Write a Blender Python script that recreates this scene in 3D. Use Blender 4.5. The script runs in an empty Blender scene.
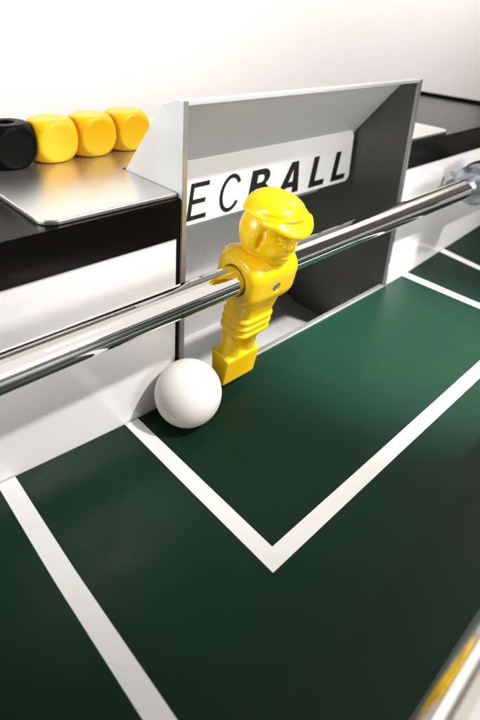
import bpy, bmesh, math, random
import numpy as np
from mathutils import Matrix, Vector

# ------------------------------------------------------------------ basics
S = 0.01                       # the scene is laid out in millimetres; 1 unit = 100 mm
scene = bpy.context.scene
col = scene.collection
R = math.radians


def link(name, me, mats=None, parent=None, loc=(0, 0, 0), rot=(0, 0, 0), smooth=False):
    o = bpy.data.objects.new(name, me)
    col.objects.link(o)
    if mats is not None:
        for m in (mats if isinstance(mats, (list, tuple)) else [mats]):
            me.materials.append(m)
    if smooth:
        for p in me.polygons:
            p.use_smooth = True
    o.location = [c * S for c in loc]
    o.rotation_euler = rot
    if parent is not None:
        o.parent = parent
    return o


def empty(name, loc=(0, 0, 0), rot=(0, 0, 0), parent=None):
    o = bpy.data.objects.new(name, None)
    col.objects.link(o)
    o.empty_display_size = 0.1
    o.location = [c * S for c in loc]
    o.rotation_euler = rot
    o.parent = parent
    return o


def tag(o, label, cat=None, group=None, kind=None):
    o['label'] = label
    if cat:
        o['category'] = cat
    if group:
        o['group'] = group
    if kind:
        o['kind'] = kind
    return o


def to_mesh(bm, name='m'):
    me = bpy.data.meshes.new(name)
    bmesh.ops.recalc_face_normals(bm, faces=bm.faces)
    bm.to_mesh(me)
    bm.free()
    return me


def bevel(bm, w, seg=2, ang=30):
    es = [e for e in bm.edges if len(e.link_faces) == 2 and e.calc_face_angle(0) > R(ang)]
    bmesh.ops.bevel(bm, geom=es, offset=w * S, segments=seg, profile=0.5, affect='EDGES', clamp_overlap=True)


def box_into(bm, x0, x1, y0, y1, z0, z1):
    vs = [bm.verts.new((x * S, y * S, z * S)) for z in (z0, z1) for y in (y0, y1) for x in (x0, x1)]
    for f in ((0, 2, 3, 1), (4, 5, 7, 6), (0, 1, 5, 4), (2, 6, 7, 3), (0, 4, 6, 2), (1, 3, 7, 5)):
        bm.faces.new([vs[i] for i in f])


def box_mesh(x0, x1, y0, y1, z0, z1, bv=0.0, seg=2):
    bm = bmesh.new()
    box_into(bm, x0, x1, y0, y1, z0, z1)
    if bv:
        bevel(bm, bv, seg)
    return to_mesh(bm)


def prism_mesh(pts, axis, a0, a1, bv=0.0, seg=2):
    """extrude a closed polygon; axis 0: pts are (y, z), axis 1: (x, z), axis 2: (x, y)"""
    def P(p, a):
        return {0: (a, p[0], p[1]), 1: (p[0], a, p[1]), 2: (p[0], p[1], a)}[axis]
    bm = bmesh.new()
    A = [bm.verts.new([c * S for c in P(p, a0)]) for p in pts]
    B = [bm.verts.new([c * S for c in P(p, a1)]) for p in pts]
    n = len(pts)
    bm.faces.new(A)
    bm.faces.new(B[::-1])
    for i in range(n):
        bm.faces.new((A[i], B[i], B[(i + 1) % n], A[(i + 1) % n]))
    bmesh.ops.recalc_face_normals(bm, faces=bm.faces)
    if bv:
        bevel(bm, bv, seg)
    return to_mesh(bm)


def lathe_x(profile, n=96, closed=False):
    """revolve (x, r) points about the X axis"""
    bm = bmesh.new()
    rings = []
    for x, r in profile:
        rings.append([bm.verts.new((x * S, r * S * math.cos(2 * math.pi * k / n), r * S * math.sin(2 * math.pi * k / n)))
                      for k in range(n)])
    m = len(rings)
    for i in range(m if closed else m - 1):
        a, b = rings[i], rings[(i + 1) % m]
        for k in range(n):
            bm.faces.new((a[k], a[(k + 1) % n], b[(k + 1) % n], b[k]))
    if not closed:
        bm.faces.new(rings[0])
        bm.faces.new(rings[-1])
    return to_mesh(bm)


# ------------------------------------------------------------------ materials
def mat(name, base, rough=0.4, metal=0.0, spec=0.5, coat=0.0, coat_rough=0.1, sss=0.0, sss_r=(1, 0.5, 0.1), sss_scale=0.02,
        noise=0.0, nscale=8.0, bump=0.0, bscale=60.0, rvar=0.0, rscale=5.0, bdist=0.002, aniso=None):
    m = bpy.data.materials.new(name)
    m.use_nodes = True
    nt = m.node_tree
    b = nt.nodes['Principled BSDF']
    b.inputs['Base Color'].default_value = (*base, 1)
    b.inputs['Roughness'].default_value = rough
    b.inputs['Metallic'].default_value = metal
    b.inputs['Specular IOR Level'].default_value = spec
    b.inputs['Coat Weight'].default_value = coat
    b.inputs['Coat Roughness'].default_value = coat_rough
    if sss:
        b.inputs['Subsurface Weight'].default_value = sss
        b.inputs['Subsurface Radius'].default_value = sss_r
        b.inputs['Subsurface Scale'].default_value = sss_scale
    tc = nt.nodes.new('ShaderNodeTexCoord')
    if noise:
        n = nt.nodes.new('ShaderNodeTexNoise')
        n.inputs['Scale'].default_value = nscale
        n.inputs['Detail'].default_value = 6
        nt.links.new(tc.outputs['Object'], n.inputs['Vector'])
        mx = nt.nodes.new('ShaderNodeMix')
        mx.data_type = 'RGBA'
        mx.inputs['A'].default_value = (*[c * (1 - noise) for c in base], 1)
        mx.inputs['B'].default_value = (*[min(1, c * (1 + noise)) for c in base], 1)
        nt.links.new(n.outputs['Fac'], mx.inputs['Factor'])
        nt.links.new(mx.outputs['Result'], b.inputs['Base Color'])
    if rvar:
        n = nt.nodes.new('ShaderNodeTexNoise')
        n.inputs['Scale'].default_value = rscale
        n.inputs['Detail'].default_value = 8
        nt.links.new(tc.outputs['Object'], n.inputs['Vector'])
        mr = nt.nodes.new('ShaderNodeMapRange')
        mr.inputs['From Min'].default_value = 0.3
        mr.inputs['From Max'].default_value = 0.7
        mr.inputs['To Min'].default_value = max(0, rough - rvar)
        mr.inputs['To Max'].default_value = rough + rvar
        nt.links.new(n.outputs['Fac'], mr.inputs['Value'])
        nt.links.new(mr.outputs['Result'], b.inputs['Roughness'])
    if bump:
        n = nt.nodes.new('ShaderNodeTexNoise')
        n.inputs['Scale'].default_value = bscale
        n.inputs['Detail'].default_value = 4
        if aniso:
            mp = nt.nodes.new('ShaderNodeMapping')
            mp.inputs['Scale'].default_value = aniso
            nt.links.new(tc.outputs['Object'], mp.inputs['Vector'])
            nt.links.new(mp.outputs['Vector'], n.inputs['Vector'])
        else:
            nt.links.new(tc.outputs['Object'], n.inputs['Vector'])
        bp = nt.nodes.new('ShaderNodeBump')
        bp.inputs['Strength'].default_value = bump
        bp.inputs['Distance'].default_value = bdist
        nt.links.new(n.outputs['Fac'], bp.inputs['Height'])
        nt.links.new(bp.outputs['Normal'], b.inputs['Normal'])
    return m


M = {
    'yellow': mat('yellow_plastic', (0.92, 0.575, 0.003), 0.23, spec=0.5, sss=0.05, sss_scale=0.03, bump=0.05, bscale=18, bdist=0.01, rvar=0.05),
    'yellow_die': mat('yellow_die_plastic', (0.90, 0.50, 0.003), 0.40, spec=0.4, bump=0.05, bscale=40),
    'black_die': mat('black_die_plastic', (0.0022, 0.0022, 0.0022), 0.42, spec=0.06, bump=0.05, bscale=40),
    'ball': mat('ball_plastic', (0.79, 0.755, 0.71), 0.45, spec=0.35, noise=0.02, nscale=3, bump=0.06, bscale=50, rvar=0.06),
    'chrome': mat('chrome', (0.78, 0.76, 0.73), 0.035, metal=1.0, rvar=0.02, rscale=12, bump=0.015, bscale=30, bdist=0.004),
    'collar': mat('zinc_collar', (0.46, 0.52, 0.58), 0.36, metal=0.8, rvar=0.06, rscale=20),
    'steel': mat('screw_steel', (0.62, 0.62, 0.60), 0.28, metal=1.0),
    'rubber': mat('black_rubber', (0.012, 0.012, 0.012), 0.55, spec=0.3),
    'white_board': mat('white_melamine', (0.755, 0.745, 0.73), 0.22, spec=0.5, coat=0.6, coat_rough=0.05, noise=0.012, nscale=6, rvar=0.04),
    'black_rail': mat('black_laminate', (0.003, 0.0028, 0.0027), 0.26, spec=0.07, rvar=0.02, rscale=9, bump=0.02, bscale=90, bdist=0.001),
    'silver': mat('silver_sheet', (0.68, 0.685, 0.69), 0.36, metal=0.35, noise=0.04, nscale=90, bump=0.08, bscale=160, bdist=0.002, rvar=0.05),
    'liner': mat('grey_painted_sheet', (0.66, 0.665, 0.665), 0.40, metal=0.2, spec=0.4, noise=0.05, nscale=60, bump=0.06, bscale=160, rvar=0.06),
    'dimmed_sheet': mat('dimmed_grey_sheet', (0.24, 0.242, 0.24), 0.40, metal=0.3, noise=0.05, nscale=60, bump=0.06, bscale=160, rvar=0.06),  # liner sheet in darker grey, dimmer light put into the colour
    'side_shade_sheet': mat('shaded_side_sheet', (0.13, 0.132, 0.13), 0.38, metal=0.5, spec=0.4, noise=0.06, nscale=60, bump=0.06, bscale=160, rvar=0.06),  # dark base carries the shade on the goal's inner sides
    'frame': mat('bare_steel_edge', (0.46, 0.46, 0.445), 0.36, metal=0.85, noise=0.05, nscale=60, bump=0.06, bscale=160, rvar=0.06),
    'plate': mat('brushed_aluminium', (0.62, 0.615, 0.60), 0.30, metal=0.95, noise=0.03, nscale=60, bump=0.10, bscale=60, bdist=0.002, aniso=(1, 14, 1), rvar=0.02),
    'sign': mat('white_sign', (0.90, 0.895, 0.88), 0.25, spec=0.5, coat=0.3, coat_rough=0.08, noise=0.01),
    'letter': mat('black_print', (0.008, 0.008, 0.008), 0.4, spec=0.4),
    'line': mat('white_line_print', (0.68, 0.68, 0.665), 0.42, spec=0.4, noise=0.03, nscale=40, bump=0.05, bscale=120, rvar=0.06),
    'dark': mat('dark_gap', (0.004, 0.004, 0.004), 0.8, spec=0.1),
    'wall_tan': mat('wall_tan_paint', (0.56, 0.53, 0.50), 0.85, spec=0.2, noise=0.02, nscale=1.0),
    'backdrop': mat('backdrop_paint', (0.84, 0.825, 0.80), 0.85, spec=0.2, noise=0.01, nscale=1.5),
}


def field_material():
    m = mat('green_field_laminate', (0.0046, 0.0200, 0.0112), 0.36, spec=0.12, noise=0.16, nscale=3.0, bump=0.16, bscale=110,
            bdist=0.0015, rvar=0.05, rscale=9)
    return m


M['field'] = field_material()


# ------------------------------------------------------------------ implicit surfaces
def surface_nets(fn, lo, hi, h):
    ax = [np.arange(lo[i], hi[i] + h, h, dtype=np.float32) for i in range(3)]
    X, Y, Z = np.meshgrid(*ax, indexing='ij')
    F = fn(X, Y, Z).astype(np.float32)
    F[np.abs(F) < 1e-5] = 1e-5
    ins = F < 0
    nx, ny, nz = [n - 1 for n in F.shape]
    acc = np.zeros((nx, ny, nz, 3), np.float32)
    cnt = np.zeros((nx, ny, nz), np.float32)
    corner = [(i, j, k) for i in (0, 1) for j in (0, 1) for k in (0, 1)]
    for a in corner:
        for d in range(3):
            if a[d] == 1:
                continue
            b = list(a)
            b[d] = 1
            fa = F[a[0]:a[0] + nx, a[1]:a[1] + ny, a[2]:a[2] + nz]
            fb = F[b[0]:b[0] + nx, b[1]:b[1] + ny, b[2]:b[2] + nz]
            c = (fa < 0) != (fb < 0)
            t = np.where(c, fa / np.where(c, fa - fb, 1), 0)
            for e in range(3):
                acc[..., e] += np.where(c, a[e] + (t if e == d else 0), 0)
            cnt += c
    act = cnt > 0
    idx = np.full((nx, ny, nz), -1, np.int64)
    ids = np.argwhere(act)
    idx[act] = np.arange(len(ids))
    V = ids + acc[act] / cnt[act][:, None]
    V = V * h + np.array(lo)
    faces = []
    for d in range(3):
        u, v = [(1, 2), (2, 0), (0, 1)][d]
        sl0 = [slice(None)] * 3
        sl1 = [slice(None)] * 3
        sl0[d] = slice(0, -1)
        sl1[d] = slice(1, None)
        ch = ins[tuple(sl0)] != ins[tuple(sl1)]
        pos = np.argwhere(ch)
        ok = (pos[:, u] > 0) & (pos[:, v] > 0) & (pos[:, u] < F.shape[u] - 1) & (pos[:, v] < F.shape[v] - 1)
        pos = pos[ok]
        fl = ins[tuple(sl0)][tuple(pos.T)]

        def at(du, dv):
            q = pos.copy()
            q[:, u] += du
            q[:, v] += dv
            return idx[tuple(q.T)]
        quad = np.stack([at(-1, -1), at(0, -1), at(0, 0), at(-1, 0)], 1)
        quad[~fl] = quad[~fl][:, ::-1]
        faces.append(quad)
    faces = np.concatenate(faces)
    faces = faces[(faces >= 0).all(1)]
    me = bpy.data.meshes.new('implicit')
    me.from_pydata((V * S).tolist(), [], faces.tolist())
    me.update()
    return me


def smin(a, b, k):
    h = np.clip(0.5 + 0.5 * (b - a) / k, 0, 1)
    return b + (a - b) * h - k * h * (1 - h)


def smax(a, b, k):
    return -smin(-a, -b, k)


def ell(X, Y, Z, c, r):
    x, y, z = (X - c[0]) / r[0], (Y - c[1]) / r[1], (Z - c[2]) / r[2]
    k0 = np.sqrt(x * x + y * y + z * z)
    k1 = np.sqrt((x / r[0]) ** 2 + (y / r[1]) ** 2 + (z / r[2]) ** 2)
    return k0 * (k0 - 1) / np.maximum(k1, 1e-6)


def rbox(X, Y, Z, c, hs, r):
    qx, qy, qz = np.abs(X - c[0]) - hs[0] + r, np.abs(Y - c[1]) - hs[1] + r, np.abs(Z - c[2]) - hs[2] + r
    return (np.sqrt(np.maximum(qx, 0) ** 2 + np.maximum(qy, 0) ** 2 + np.maximum(qz, 0) ** 2)
            + np.minimum(np.maximum(qx, np.maximum(qy, qz)), 0) - r)


def rect2(X, Y, hx, hy, r, cy=0.0):
    qx, qy = np.abs(X) - hx + r, np.abs(Y - cy) - hy + r
    return np.sqrt(np.maximum(qx, 0) ** 2 + np.maximum(qy, 0) ** 2) + np.minimum(np.maximum(qx, qy), 0) - r


def head_sdf(X, Y, Z):
    face = ell(X, Y, Z, (0, -3.6, 22.0), (10.6, 9.6, 11.6))
    face = smin(face, ell(X, Y, Z, (0, -8.2, 14.4), (6.0, 4.4, 3.8)), 3.0)          # chin and jaw
    for s in (-1, 1):
        face = smin(face, ell(X, Y, Z, (s * 5.4, -9.4, 19.2), (3.4, 2.8, 3.0)), 1.8)  # cheeks
        face = smax(face, -ell(X, Y, Z, (s * 4.1, -13.4, 24.8), (2.7, 2.0, 1.7)), 1.0)  # eye sockets
        face = smin(face, ell(X, Y, Z, (s * 4.0, -11.7, 24.5), (1.6, 0.9, 0.95)), 0.4)  # eyes
        face = smin(face, ell(X, Y, Z, (s * 4.0, -12.2, 27.0), (2.9, 1.3, 0.8)), 0.8)   # brows
    face = smin(face, ell(X, Y, Z, (0, -13.3, 22.2), (1.7, 1.9, 2.0)), 1.0)          # nose
    face = smin(face, ell(X, Y, Z, (0, -12.8, 24.6), (1.0, 1.2, 2.2)), 0.9)
    face = smin(face, ell(X, Y, Z, (0, -12.1, 18.2), (3.0, 1.4, 0.8)), 0.7)          # lips
    face = smin(face, ell(X, Y, Z, (0, -11.9, 16.4), (2.5, 1.4, 0.85)), 0.7)
    face = smax(face, -ell(X, Y, Z, (0, -13.2, 17.3), (3.4, 1.3, 0.35)), 0.4)
    hair = ell(X, Y, Z, (0, 1.6, 23.4), (12.5, 11.6, 13.6))
    hair = smax(hair, -(Y + 4.6 + 0.10 * (Z - 24)), 1.6)
    fig = smin(face, hair, 0.7)
    for s in (-1, 1):                                                    # hollow in front of the sideburn
        fig = smax(fig, -ell(X, Y, Z, (s * 11.2, -4.6 - 0.1 * (Z - 23), 23.0), (3.6, 1.3, 4.4)), 0.8)
    # flat cap: crown, puffed front edge, band and visor
    cap = ell(X, Y, Z, (0, 1.0, 32.6), (12.3, 12.5, 9.5))
    front = ell(X, Y, Z, (0, -4.6, 37.4), (10.2, 8.2, 3.3))
    cap = smin(cap, front, 4.0)
    zb = 34.2 - 0.17 * Y
    cap = smax(cap, zb - 1.0 - Z, 1.4)
    band = np.sqrt((np.sqrt((X / 12.6) ** 2 + ((Y + 0.6) / 13.6) ** 2) * 13.0 - 13.0) ** 2 + (Z - zb) ** 2) - 0.8
    cap = smin(cap, band, 0.5)
    bz = 35.4 + 0.60 * np.minimum(Y + 12, 0) - 0.05 * np.maximum(Y + 12, 0) - 0.012 * X * X
    bq = np.sqrt((X / 12.9) ** 2 + ((Y + 6.0) / 13.2) ** 2)
    brim = smax((bq - 1) * 12.6, np.abs(Z - bz) * 0.9 - 1.15, 1.0)
    brim = smax(brim, Y - 0.5, 1.5)
    cap = smin(cap, brim, 0.8)
    return smin(fig, cap, 0.5)


def figure_sdf(X, Y, Z):
    # trunk: barrel that wraps the rod
    body = rbox(X, Y, Z, (0, 0.6, -0.2), (20.5, 14.4, 14.8), 11.0)
    body = smax(body, np.abs(X) - 16.9, 2.4)
    for s in (-1, 1):                                                    # shoulder blades behind the head
        body = smin(body, ell(X, Y, Z, (s * 9.8, 10.6, 7.2), (4.8, 4.6, 5.0)), 1.6)
    # waist and gathered shorts
    w = np.interp(Z, [-40, -24, -12], [10.8, 11.2, 12.4]).astype(np.float32)
    wy = np.interp(Z, [-40, -24, -12], [7.6, 7.8, 9.8]).astype(np.float32)
    waist = np.maximum(rect2(X, Y, w, wy, 4.2, -0.4), np.abs(Z + 24) - 14)
    legs_top = waist
    for zc in (-25.2, -29.8, -34.4):
        q = rect2(X, Y, 10.8, 7.6, 4.2, -0.4)
        ring = np.sqrt(q * q + (Z - zc) ** 2 * 1.0) - 1.75
        legs_top = smin(legs_top, ring, 0.9)
    fig = smin(body, legs_top, 0.5)
    # legs
    for s in (-1, 1):
        leg = np.sqrt((X - s * 5.5) ** 2 + ((Y - 0.9) * 0.95) ** 2) - (5.75 + 0.02 * (Z + 45))
        leg = np.maximum(leg, np.abs(Z + 46) - 12)
        fig = smin(fig, leg, 0.8)
    # foot block: vertical front face, back face raked
    back = (Y - 3.6 - (Z + 71) * 0.27) * 0.965
    foot = smax(smax(np.abs(X) - 12.0, np.abs(Z + 62.6) - 9.2, 1.4), smax(back, -Y - 6.0, 1.2), 1.4)
    fig = smin(fig, foot, 1.1)
    # neck and head
    fig = smin(fig, ell(X, Y, Z, (0, 0.3, 11.5), (8.0, 7.5, 5)), 1.0)
    k = 1.10
    head = head_sdf(X / k, Y / k, (Z - 12.0) / k + 12.0) * k
    fig = smin(fig, head, 0.7)
    # rod bore, its countersunk mouth, and the screw recess
    rr = np.sqrt(Y * Y + Z * Z)
    fig = smax(fig, -(rr - 7.75), 0.5)
    fig = smax(fig, -np.maximum(rr - 8.15, 16.0 - np.abs(X)), 0.5)
    fig = smax(fig, -np.maximum(np.sqrt(X * X + (Z + 1.2) ** 2) - 2.5, Y + 12.4), 0.4)
    return fig


# ------------------------------------------------------------------ foosball table
HALF = 345.0           # half width of the playing field
FRONT = -700.0
RAIL0, RAIL1 = 95.5, 115.4
table = empty('foosball_table', (0, -280, 0))
tag(table, 'foosball table end with green field, white end boards, black rail and silver goal', 'foosball table')
TP = (0, -280, 0)


def tpart(name, me, m, parent=None, **k):
    """a part of the table; meshes are given in scene millimetres, the table's base is at TP"""
    o = link(name, me, m, parent or table, **k)
    if parent is None:
        o.location = (-TP[0] * S, -TP[1] * S, -TP[2] * S)
    return o


def fz(x, y):
    """height of the field: flat, with a low ramp that rises along the end board away from the goal"""
    a = max(0.0, abs(x) - 122.0)
    s = max(0.0, 1 + y / 55.0)
    a = a * a / (a + 12.0)
    return 0.075 * a * s ** 1.2


def grid_sheet(xs, ys, dz):
    me = bpy.data.meshes.new('sheet')
    V = [(x * S, y * S, (fz(x, y) + dz) * S) for y in ys for x in xs]
    n = len(xs)
    Fc = [(j * n + i, j * n + i + 1, (j + 1) * n + i + 1, (j + 1) * n + i) for j in range(len(ys) - 1) for i in range(n - 1)]
    me.from_pydata(V, [], Fc)
    me.update()
    return me


def lin(a, b, n):
    return [a + (b - a) * i / n for i in range(n + 1)]


ys = lin(-0.5, -60, 24) + lin(-70, FRONT, 40)
field = tpart('playing_field', grid_sheet(lin(-HALF, HALF, 138), ys[::-1], 0), M['field'], smooth=True)
LW = 7.69
X2, X1, YF = 137.0, 200.0, -104.23
YF1 = -240.0


def strip(rects):
    """a line marking made of rectangles that butt together, following the field"""
    bm = bmesh.new()
    for (x0, x1, y0, y1) in rects:
        nx = max(1, int((x1 - x0) / 6))
        ny = max(1, int((y1 - y0) / 3))
        g = [[bm.verts.new((x * S, y * S, (fz(x, y) + 0.12) * S)) for x in lin(x0, x1, nx)] for y in lin(y0, y1, ny)]
        for j in range(ny):
            for i in range(nx):
                bm.faces.new((g[j][i], g[j][i + 1], g[j + 1][i + 1], g[j + 1][i]))
    bmesh.ops.remove_doubles(bm, verts=bm.verts, dist=1e-5)
    return to_mesh(bm)


inner = link('goal_area_line', strip([(-X2, -X2 + LW, YF, -0.6), (X2 - LW, X2, YF, -0.6), (-X2 + LW, X2 - LW, YF, YF + LW)]),
             M['line'], field)
outer = link('penalty_area_line', strip([(-X1, -X1 + LW, YF1, -0.6), (X1 - LW, X1, YF1, -0.6), (-X1 + LW, X1 - LW, YF1, YF1 + LW)]),
             M['line'], field)

GX = 103.3             # outer half width of the goal box
GZ = 160.6
for s in (-1, 1):
    a, b = sorted((s * (GX + 2.0), s * (HALF + 6)))
    tpart('end_board', box_mesh(a, b, 0, 19, -12, RAIL0 - 0.2, 0.4), M['white_board'])
    a, b = sorted((s * (GX + 1.9), s * (HALF + 6)))
    tpart('top_rail', box_mesh(a, b, -0.9, 155, RAIL0, RAIL1, 1.3, 3), M['black_rail'])
    a, b = sorted((s * (GX + 0.06), s * (GX + 1.85)))
    tpart('joint_shade_strip', box_mesh(a, b, -0.5, 40, -3, RAIL1 - 0.3), M['dark'])  # added black strip, paints the shade in the joint gap
    a, b = sorted((s * HALF, s * (HALF + 5.8)))
    tpart('side_board', box_mesh(a, b, FRONT, -0.2, -12, RAIL0 - 0.2, 0.4), M['white_board'])
    a, b = sorted((s * (HALF - 3), s * (HALF + 6)))
    tpart('side_rail', box_mesh(a, b, FRONT, -1.2, RAIL0, RAIL1, 1.3, 3), M['black_rail'])
    a, b = sorted((s * (HALF + 1.5), s * (HALF + 5.5)))
    tpart('edge_strip', box_mesh(a, b, FRONT, 154.6, RAIL1 + 0.02, RAIL1 + 3.4, 1.2, 3), M['black_rail'])
tpart('top_rail', box_mesh(-GX - 0.4, GX + 0.4, 104, 155, RAIL0 + 0.4, RAIL1 - 0.4, 0.8), M['black_rail'])
# one sheet-metal cover lying on the rail, notched around the goal; front outer corners cut and rounded
xa, xb = GX + 0.5, 169.5
half = [(xa, 1.6)] + [(xb - 8 + 8 * math.sin(R(a_)), 9.6 - 8 * math.cos(R(a_))) for a_ in range(0, 91, 10)] + [(xb, 150)]
pts = half + [(-x, y) for x, y in half[::-1]] + [(-xa, 50.5), (xa, 50.5)]
tpart('cover_plate', prism_mesh(pts, 2, RAIL1 + 0.05, RAIL1 + 2.3, 0.55, 2), M['plate'])
tpart('table_bed', box_mesh(-HALF - 5, HALF + 5, FRONT, 118, -70, -57), M['dark'])

# goal box: folded sheet; the inside is seen through the mouth
goal = tpart('goal', prism_mesh([(-1.6, -3.0), (2.4, -3.0), (2.4, 0.9), (-1.6, 0.9)], 0, -GX, GX, 0.5), M['frame'])   # sill
T = 2.0
prof = [(12.3, GZ - 5.3), (45.4, 115), (74, 58.6), (92, 50), (98, 43), (98, 1.5)]
side_out = [(-1.6, -2.9), (-1.6, GZ), (3.8, GZ), (14.6, GZ - 3.4), (48.2, 116), (77.4, 60.8), (95.5, 52.5), (102, 45), (102, -58), (2.5, -58), (2.5, -2.9)]
for s in (-1, 1):
    a, b = sorted((s * GX, s * (GX - T)))
    link('side_panel', prism_mesh(side_out, 0, a, b, 0.35, 2), [M['silver']], goal)
for s in (-1, 1):
    a, b = sorted((s * (GX - T - 0.05), s * (GX - T - 0.75)))
    link('side_shade_sheet', prism_mesh([(0.6, 1.2), (0.6, GZ - T - 0.2), (3, GZ - T - .2), (12.3, GZ - 5.4), (45.6, 115.2), (76.6, 59.8), (98.6, 44.6), (100, 40), (100, -54), (3, -54)],
                                   0, a, b), M['side_shade_sheet'], goal)  # added sheet; the unlit look of the side walls is in its colour
    a, b = sorted((s * (GX + 0.25), s * (GX - T - 0.3)))
    link('frame_edge', box_mesh(a, b, -2.1, -1.58, -2.6, GZ + 0.2, 0.22), M['frame'], goal)
link('top_lip', prism_mesh([(-1.6, GZ - T), (-1.6, GZ - .03), (3.4, GZ - .03), (12.9, GZ - 3.6), (12.1, GZ - 5.2), (3, GZ - T)], 0, -GX + T + 0.02, GX - T - 0.02, 0.3), M['silver'], goal)
# back lining, a folded sheet 1.4 mm thick stopping short of the side panels
inner_p = prof
outer_p = [(98.9, 1.5), (98.9, 43.4), (92.6, 50.8), (74.8, 59.2), (46.2, 115.4), (13.1, GZ - 4.9)]
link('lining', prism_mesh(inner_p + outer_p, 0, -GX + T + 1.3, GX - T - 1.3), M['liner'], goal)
link('pocket_floor', prism_mesh([(98, 1.1), (98, -48.6), (80, -54), (3, -55), (3, -55.9), (80.4, -54.9), (98.9, -49.4), (98.9, 1.1)], 0, -GX + T + 1.3, GX - T - 1.3), M['dimmed_sheet'], goal)  # floor and lower back wall, weaker light there painted as darker grey
link('gap_blackout', prism_mesh([(13.5, GZ - 4.9), (46.5, 115.5), (75.2, 59.4), (93, 51.1), (99.3, 43.8), (99.3, -57.4), (100.6, -57.4), (100.6, 44.2), (94, 51.8), (76, 60), (47.2, 115.9), (14.1, GZ - 4.7)],
                           0, -GX + T + 0.05, GX - T - 0.05), M['dark'], goal)  # added black backing that keeps the seam gaps dark


# sign plate with the maker's lettering
def rounded(x0, x1, z0, z1, r, n=7):
    out = []
    for cx, cz, a0 in ((x1 - r, z1 - r, 0), (x0 + r, z1 - r, 90), (x0 + r, z0 + r, 180), (x1 - r, z0 + r, 270)):
        for k in range(n + 1):
            a = R(a0 + 90 * k / n)
            out.append((cx + r * math.cos(a), cz + r * math.sin(a)))
    return out


SY = 43.0
sign = tpart('sign_plate', prism_mesh(rounded(-97.5, 97.5, 76.8, 117.2, 5.5), 1, SY, SY + 3.2, 0.9, 3), M['sign'])


def glyph(loops, x, z, w=1.0, shear=0.19, h=22.6):
    """loops: closed polylines in a box of height 1; the second and later loops are holes"""
    out = []
    for lp in loops:
        out.append([(x + px * h * w + shear * pz * h, z + pz * h) for px, pz in lp])
    return out


def arc(cx, cz, rx, rz, a0, a1, n):
    return [(cx + rx * math.cos(R(a0 + (a1 - a0) * k / n)), cz + rz * math.sin(R(a0 + (a1 - a0) * k / n))) for k in range(n + 1)]


t = 0.125
G_T = [[(0, 1), (0, 1 - t), (.31, 1 - t), (.31, 0), (.31 + t, 0), (.31 + t, 1 - t), (.75, 1 - t), (.75, 1)]]
G_E = [[(0, 0), (0, 1), (.62, 1), (.62, 1 - t), (t, 1 - t), (t, .56), (.55, .56), (.55, .56 - t), (t, .56 - t), (t, t), (.64, t), (.64, 0)]]
G_C = [arc(.39, .5, .39, .53, 32, 328, 30) + arc(.39, .5, .39 - t * .92, .53 - t * .92, 326, 34, 30)]
bw = .27
G_B = [[(0, 0), (0, 1), (.47, 1)] + arc(.47, .755, .31, .245, 80, -52, 12) + arc(.50, .275, .34, .275, 62, -90, 14),
       [(bw, .17)] + [(.45, .17)] + arc(.46, .295, .13, .125, -80, 80, 8) + [(.45, .42), (bw, .42)],
       [(bw, .60)] + [(.43, .60)] + arc(.44, .715, .11, .115, -80, 80, 8) + [(.43, .83), (bw, .83)]]
G_A = [[(-.10, 0), (.31, 1), (.63, 1), (.88, 0), (.595, 0), (.555, .20), (.245, .20), (.165, 0)],
       [(.315, .37), (.52, .37), (.455, .79)]]
G_L = [[(0, 0), (0, 1), (.265, 1), (.265, .19), (.76, .19), (.76, 0)]]
Z0 = 80.0
letters = [glyph(G_T, -89, Z0, shear=.15), glyph(G_E, -65.2, Z0, shear=.15, h=23), glyph(G_C, -41.0, Z0 - .2, shear=.15, h=23.2),
           glyph(G_B, -15.6, Z0), glyph(G_A, 15.6, Z0), glyph(G_L, 46.9, Z0), glyph(G_L, 73.0, Z0)]
for g in letters:
    cu = bpy.data.curves.new('letter', 'CURVE')
    cu.dimensions = '2D'
    cu.fill_mode = 'BOTH'
    cu.extrude = 0.10 * S
    for lp in g:
        sp = cu.splines.new('POLY')
        sp.points.add(len(lp) - 1)
        for p, (x, z) in zip(sp.points, lp):
            p.co = (x * S, z * S, 0, 1)
        sp.use_cyclic_u = True
    tmp = bpy.data.objects.new('tmp', cu)
    col.objects.link(tmp)
    dg = bpy.context.evaluated_depsgraph_get()
    dg.update()
    me = bpy.data.meshes.new_from_object(tmp.evaluated_get(dg))
    me.transform(Matrix.Translation((0, (SY - 0.12) * S, 0)) @ Matrix.Rotation(R(90), 4, 'X'))
    bpy.data.objects.remove(tmp)
    me.materials.clear()
    link('letter', me, M['letter'], sign)

# ------------------------------------------------------------------ goalkeeper rod with its figure
RY, RZ, RR = -25.3, 78.13, 7.5
FX, TILT = -73.2, R(12.0)
rod = empty('goalkeeper_rod', (FX, RY, RZ), (TILT, 0, 0))
tag(rod, 'chrome goalkeeper rod in front of the goal, carrying one yellow player figure', 'player rod', 'chrome player rods')


def rod_profile(x0, x1, r):
    return [(x0, r - 0.8), (x0 + 0.8, r), (x1 - 0.8, r), (x1, r - 0.8)]


def shaft_mesh():
    prof_ = [(-470 - FX, RR - .8), (-469 - FX, RR)] + [(x, RR) for x in lin(-460 - FX, 540 - FX, 40)] + [(541 - FX, RR), (542 - FX, RR - .8)]
    return lathe_x(prof_, 128)


link('shaft', shaft_mesh(), M['chrome'], rod, smooth=True)
fig = link('player_figure', surface_nets(figure_sdf, (-19.2, -25, -74), (19.2, 19, 48), 0.42), M['yellow'], rod, smooth=True)
tag(fig, 'yellow moulded plastic footballer wearing a peaked flat cap')


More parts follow.
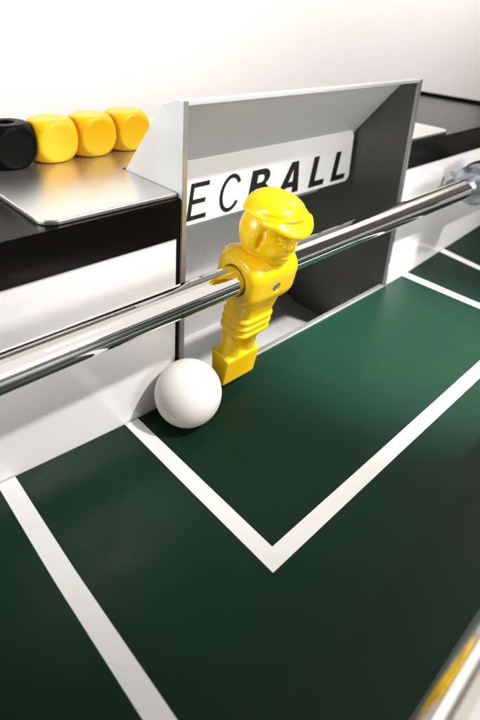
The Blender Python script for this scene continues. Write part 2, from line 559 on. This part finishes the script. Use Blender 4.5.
def screw_mesh():
    def f(X, Y, Z):
        d = np.maximum(np.sqrt(X * X + Z * Z) - 2.3, np.abs(Y) - 0.9)
        d = smax(d, np.sqrt(X * X + (Y - 3.4) ** 2 + Z * Z) - 4.4, 0.2)
        a = X * 0.8 + Z * 0.6
        b = -X * 0.6 + Z * 0.8
        cr = np.minimum(np.maximum(np.abs(a) - 0.38, np.abs(b) - 1.5), np.maximum(np.abs(b) - 0.38, np.abs(a) - 1.5))
        return smax(d, -np.maximum(cr, Y + 0.1), 0.1)
    return surface_nets(f, (-3, -2, -3), (3, 2, 3), 0.12)


link('screw', screw_mesh(), M['steel'], fig, loc=(0, -12.95, -1.2), smooth=True)
# stop collar with its set screw, then a rubber bumper
cx = 167.0 - FX
collar = link('stop_collar', lathe_x([(cx, 7.55), (cx, 10.6), (cx + .5, 11.2), (cx + 1.8, 14.4), (cx + 3.2, 16.2), (cx + 14.4, 16.2), (cx + 15.6, 15.0),
                                      (cx + 16, 7.55)], 96, closed=True), M['collar'], rod, smooth=False)
for p in collar.data.polygons:
    p.use_smooth = abs(p.normal.x) < 0.95
link('set_screw', lathe_x([(14.5, 2.1), (21.4, 2.1), (22.2, 1.5), (22.3, .9)], 24), M['steel'], collar, loc=(cx + 7, 0, 0), rot=(0, 0, R(90)))
link('bumper', lathe_x([(cx + 16.3, 7.6), (cx + 16.3, 16.0), (cx + 17.3, 17.6), (cx + 33, 17.6), (cx + 34, 16.2), (cx + 34, 7.6)], 96, closed=True),
     M['rubber'], rod, smooth=False)

rod2 = empty('defender_rod', (0, -183.0, 78.0))
tag(rod2, 'blurred chrome rod crossing the near right corner of the field', 'player rod', 'chrome player rods')
link('shaft', lathe_x([(-470, RR - .8), (-469, RR)] + [(x, RR) for x in lin(-460, 540, 40)] + [(541, RR), (542, RR - .8)], 128), M['chrome'], rod2, smooth=True)
for rt in (rod, rod2):
    off = FX if rt is rod else 0
    for s in (-1, 1):
        link('bearing', lathe_x([(s * (HALF - 8) - off, 7.6), (s * (HALF - 8) - off, 13), (s * (HALF - 1) - off, 14), (s * (HALF - 1) - off, 7.6)], 48, closed=True),
             M['rubber'], rt)

# ------------------------------------------------------------------ ball
bm = bmesh.new()
bmesh.ops.create_uvsphere(bm, u_segments=96, v_segments=64, radius=17.0 * S)
ball = link('ball', to_mesh(bm), M['ball'], loc=(-110.0, -17.6, 17.05 + fz(-110, -17)), rot=(0.5, 0.3, 0.2), smooth=True)
tag(ball, 'matt white ball on the green field against the end board by the left goal post', 'ball')


# ------------------------------------------------------------------ score cubes on the cover plate
DS = 22.4


def die_sdf(hole):
    def f(X, Y, Z):
        h = DS / 2
        d = smax(smax(np.abs(X) - h, np.abs(Y) - h, 0.8), np.abs(Z) - h, 0.8)
        d = smax(d, np.sqrt(X * X + Y * Y + Z * Z) - h * 1.335, 0.9)
        if hole:
            d = smax(d, -np.maximum(np.sqrt(X * X + Y * Y) - 4.3, 8.2 - Z), 0.8)
        return d
    return f


plain = surface_nets(die_sdf(False), (-12.5, -12.5, -12.5), (12.5, 12.5, 12.5), 0.4)
holed = surface_nets(die_sdf(True), (-12.5, -12.5, -12.5), (12.5, 12.5, 12.5), 0.4)
for me_, m_ in ((plain, M['yellow_die']), (holed, M['black_die'])):
    me_.materials.append(m_)
    for p in me_.polygons:
        p.use_smooth = True
DZ = RAIL1 + 2.32 + DS / 2
for k, (x, y, rz, me_, lab) in enumerate((
        (-148.6, 84.0, 2, holed, 'black rounded cube with a hole in its top, leftmost of the row'),
        (-125.2, 84.5, -3, plain, 'yellow rounded cube touching the black cube on the silver plate'),
        (-102.0, 84.8, 1, plain, 'yellow rounded cube in the middle of the three yellow cubes'),
        (-78.6, 85.5, 2, plain, 'yellow rounded cube nearest the silver goal box'))):
    d = link('score_cube', me_, None, loc=(x, y, DZ), rot=(0, 0, R(rz)))
    tag(d, lab, 'cube', 'score cubes in a row on the silver plate')

# ------------------------------------------------------------------ backdrop
bd = link('backdrop', box_mesh(-3000, 4600, 900, 940, -1200, 2800), M['backdrop'])
tag(bd, 'plain off white studio wall behind the table', kind='structure')

sw = link('side_wall', box_mesh(2400, 2440, -3000, 899, -1200, 3600), M['wall_tan'])
tag(sw, 'plain tan studio wall to the right of the table', kind='structure')

# ------------------------------------------------------------------ light
world = bpy.data.worlds.new('World')
scene.world = world
world.use_nodes = True
bg = world.node_tree.nodes['Background']
bg.inputs['Color'].default_value = (1.0, 0.95, 0.88, 1)
bg.inputs['Strength'].default_value = 0.07


def aim(o, target):
    d = Vector([c * S for c in target]) - o.location
    o.rotation_euler = d.to_track_quat('-Z', 'Y').to_euler()


def area(name, loc, target, sx, sy, power, color=(1, 0.95, 0.88), spread=180):
    l = bpy.data.lights.new(name, 'AREA')
    l.shape = 'RECTANGLE'
    l.size, l.size_y = sx * S, sy * S
    l.energy = power
    l.color = color
    l.spread = R(spread)
    o = bpy.data.objects.new(name, l)
    col.objects.link(o)
    o.location = [c * S for c in loc]
    aim(o, target)
    return o


def spot(name, loc, target, power, size, blend, radius, color=(1, 0.95, 0.88)):
    l = bpy.data.lights.new(name, 'SPOT')
    l.energy = power
    l.spot_size = R(size)
    l.spot_blend = blend
    l.shadow_soft_size = radius * S
    l.color = color
    o = bpy.data.objects.new(name, l)
    col.objects.link(o)
    o.location = [c * S for c in loc]
    aim(o, target)
    return o


kd = Vector((0.46, -1.0, 1.4)).normalized() * 900


def key(name, tgt, power, size, shift=0.0):
    spot(name, (tgt[0] + kd.x + shift, tgt[1] + kd.y, tgt[2] + kd.z), tgt, power, size, 1.0, 18, (1, 0.975, 0.945))


key('key_lamp', (50, -47, 0), 25000, 14.8)
key('key_lamp', (-95, 6, 55), 4000, 22)
key('key_lamp', (175, 0, 40), 3000, 17)  # added spot that only brightens the right end board
area('softbox_lamp', (220, -594, 575), (220, 0, 40), 760, 920, 230, (1, 0.975, 0.945))
area('overhead_lamp', (330, -65, 860), (330, -64, 40), 900, 430, 105, (1, 0.93, 0.85))
area('fill_lamp', (85, -850, 330), (0, 0, 60), 220, 220, 370, (1, 0.985, 0.97))
area('added_rim_lamp', (-850, 170, 270), (-110, 40, 120), 450, 450, 380, (0.97, 0.985, 1.0), 120)  # added to whiten the goal's outer side panel, out of the mouth's reach
area('added_backdrop_lamp', (150, -100, 1700), (150, 900, 600), 1400, 400, 1540, (1, 0.985, 0.945), 70)  # added to brighten the backdrop on the left
area('added_backdrop_lamp', (1700, -100, 1700), (1800, 900, 600), 1400, 400, 1120, (1, 0.975, 0.945), 70)  # second added lamp, lifts the backdrop's right part
area('added_wall_lamp', (1400, -400, 2100), (2400, -100, 2100), 700, 500, 3000, (1, 0.96, 0.92), 80)  # added to light the upper side wall for the rod's reflection

# ------------------------------------------------------------------ camera (shift lens)
f_px, W0, H0 = 546.68, 480.0, 720.0
ppx, ppy = 248.305, 223.349
cam = bpy.data.cameras.new('camera')
cam.sensor_fit = 'VERTICAL'
cam.sensor_height = 36.0
cam.sensor_width = 24.0
cam.lens = f_px / H0 * 36.0
cam.shift_x = (W0 / 2 - ppx) / H0
cam.shift_y = (ppy - H0 / 2) / H0
cam.clip_start = 0.05
cam.clip_end = 500
co = bpy.data.objects.new('camera', cam)
col.objects.link(co)
rx, ry, rz = 1.1867601820611993, 0.06576228267173562, -0.7972712014381234
rotm = Matrix.Rotation(rz, 4, 'Z') @ Matrix.Rotation(rx, 4, 'X') @ Matrix.Rotation(ry, 4, 'Z')
co.matrix_world = Matrix.Translation(Vector((-253.4855 * S, -192.3918 * S, 202.6703 * S))) @ rotm
cam.dof.use_dof = True
# focus plane: distance along the optical axis to the figure
axis = rotm.to_3x3() @ Vector((0, 0, -1))
cam.dof.focus_distance = (Vector((FX * S, (RY - 10) * S, 95 * S)) - co.location).dot(axis)
cam.dof.aperture_fstop = 1.3
scene.camera = co

scene.render.engine = 'CYCLES'
scene.cycles.max_bounces = 10
scene.cycles.sample_clamp_indirect = 6
scene.cycles.use_denoising = True
scene.view_settings.view_transform = 'Standard'
scene.view_settings.look = 'None'
scene.view_settings.exposure = 0
scene.view_settings.gamma = 1
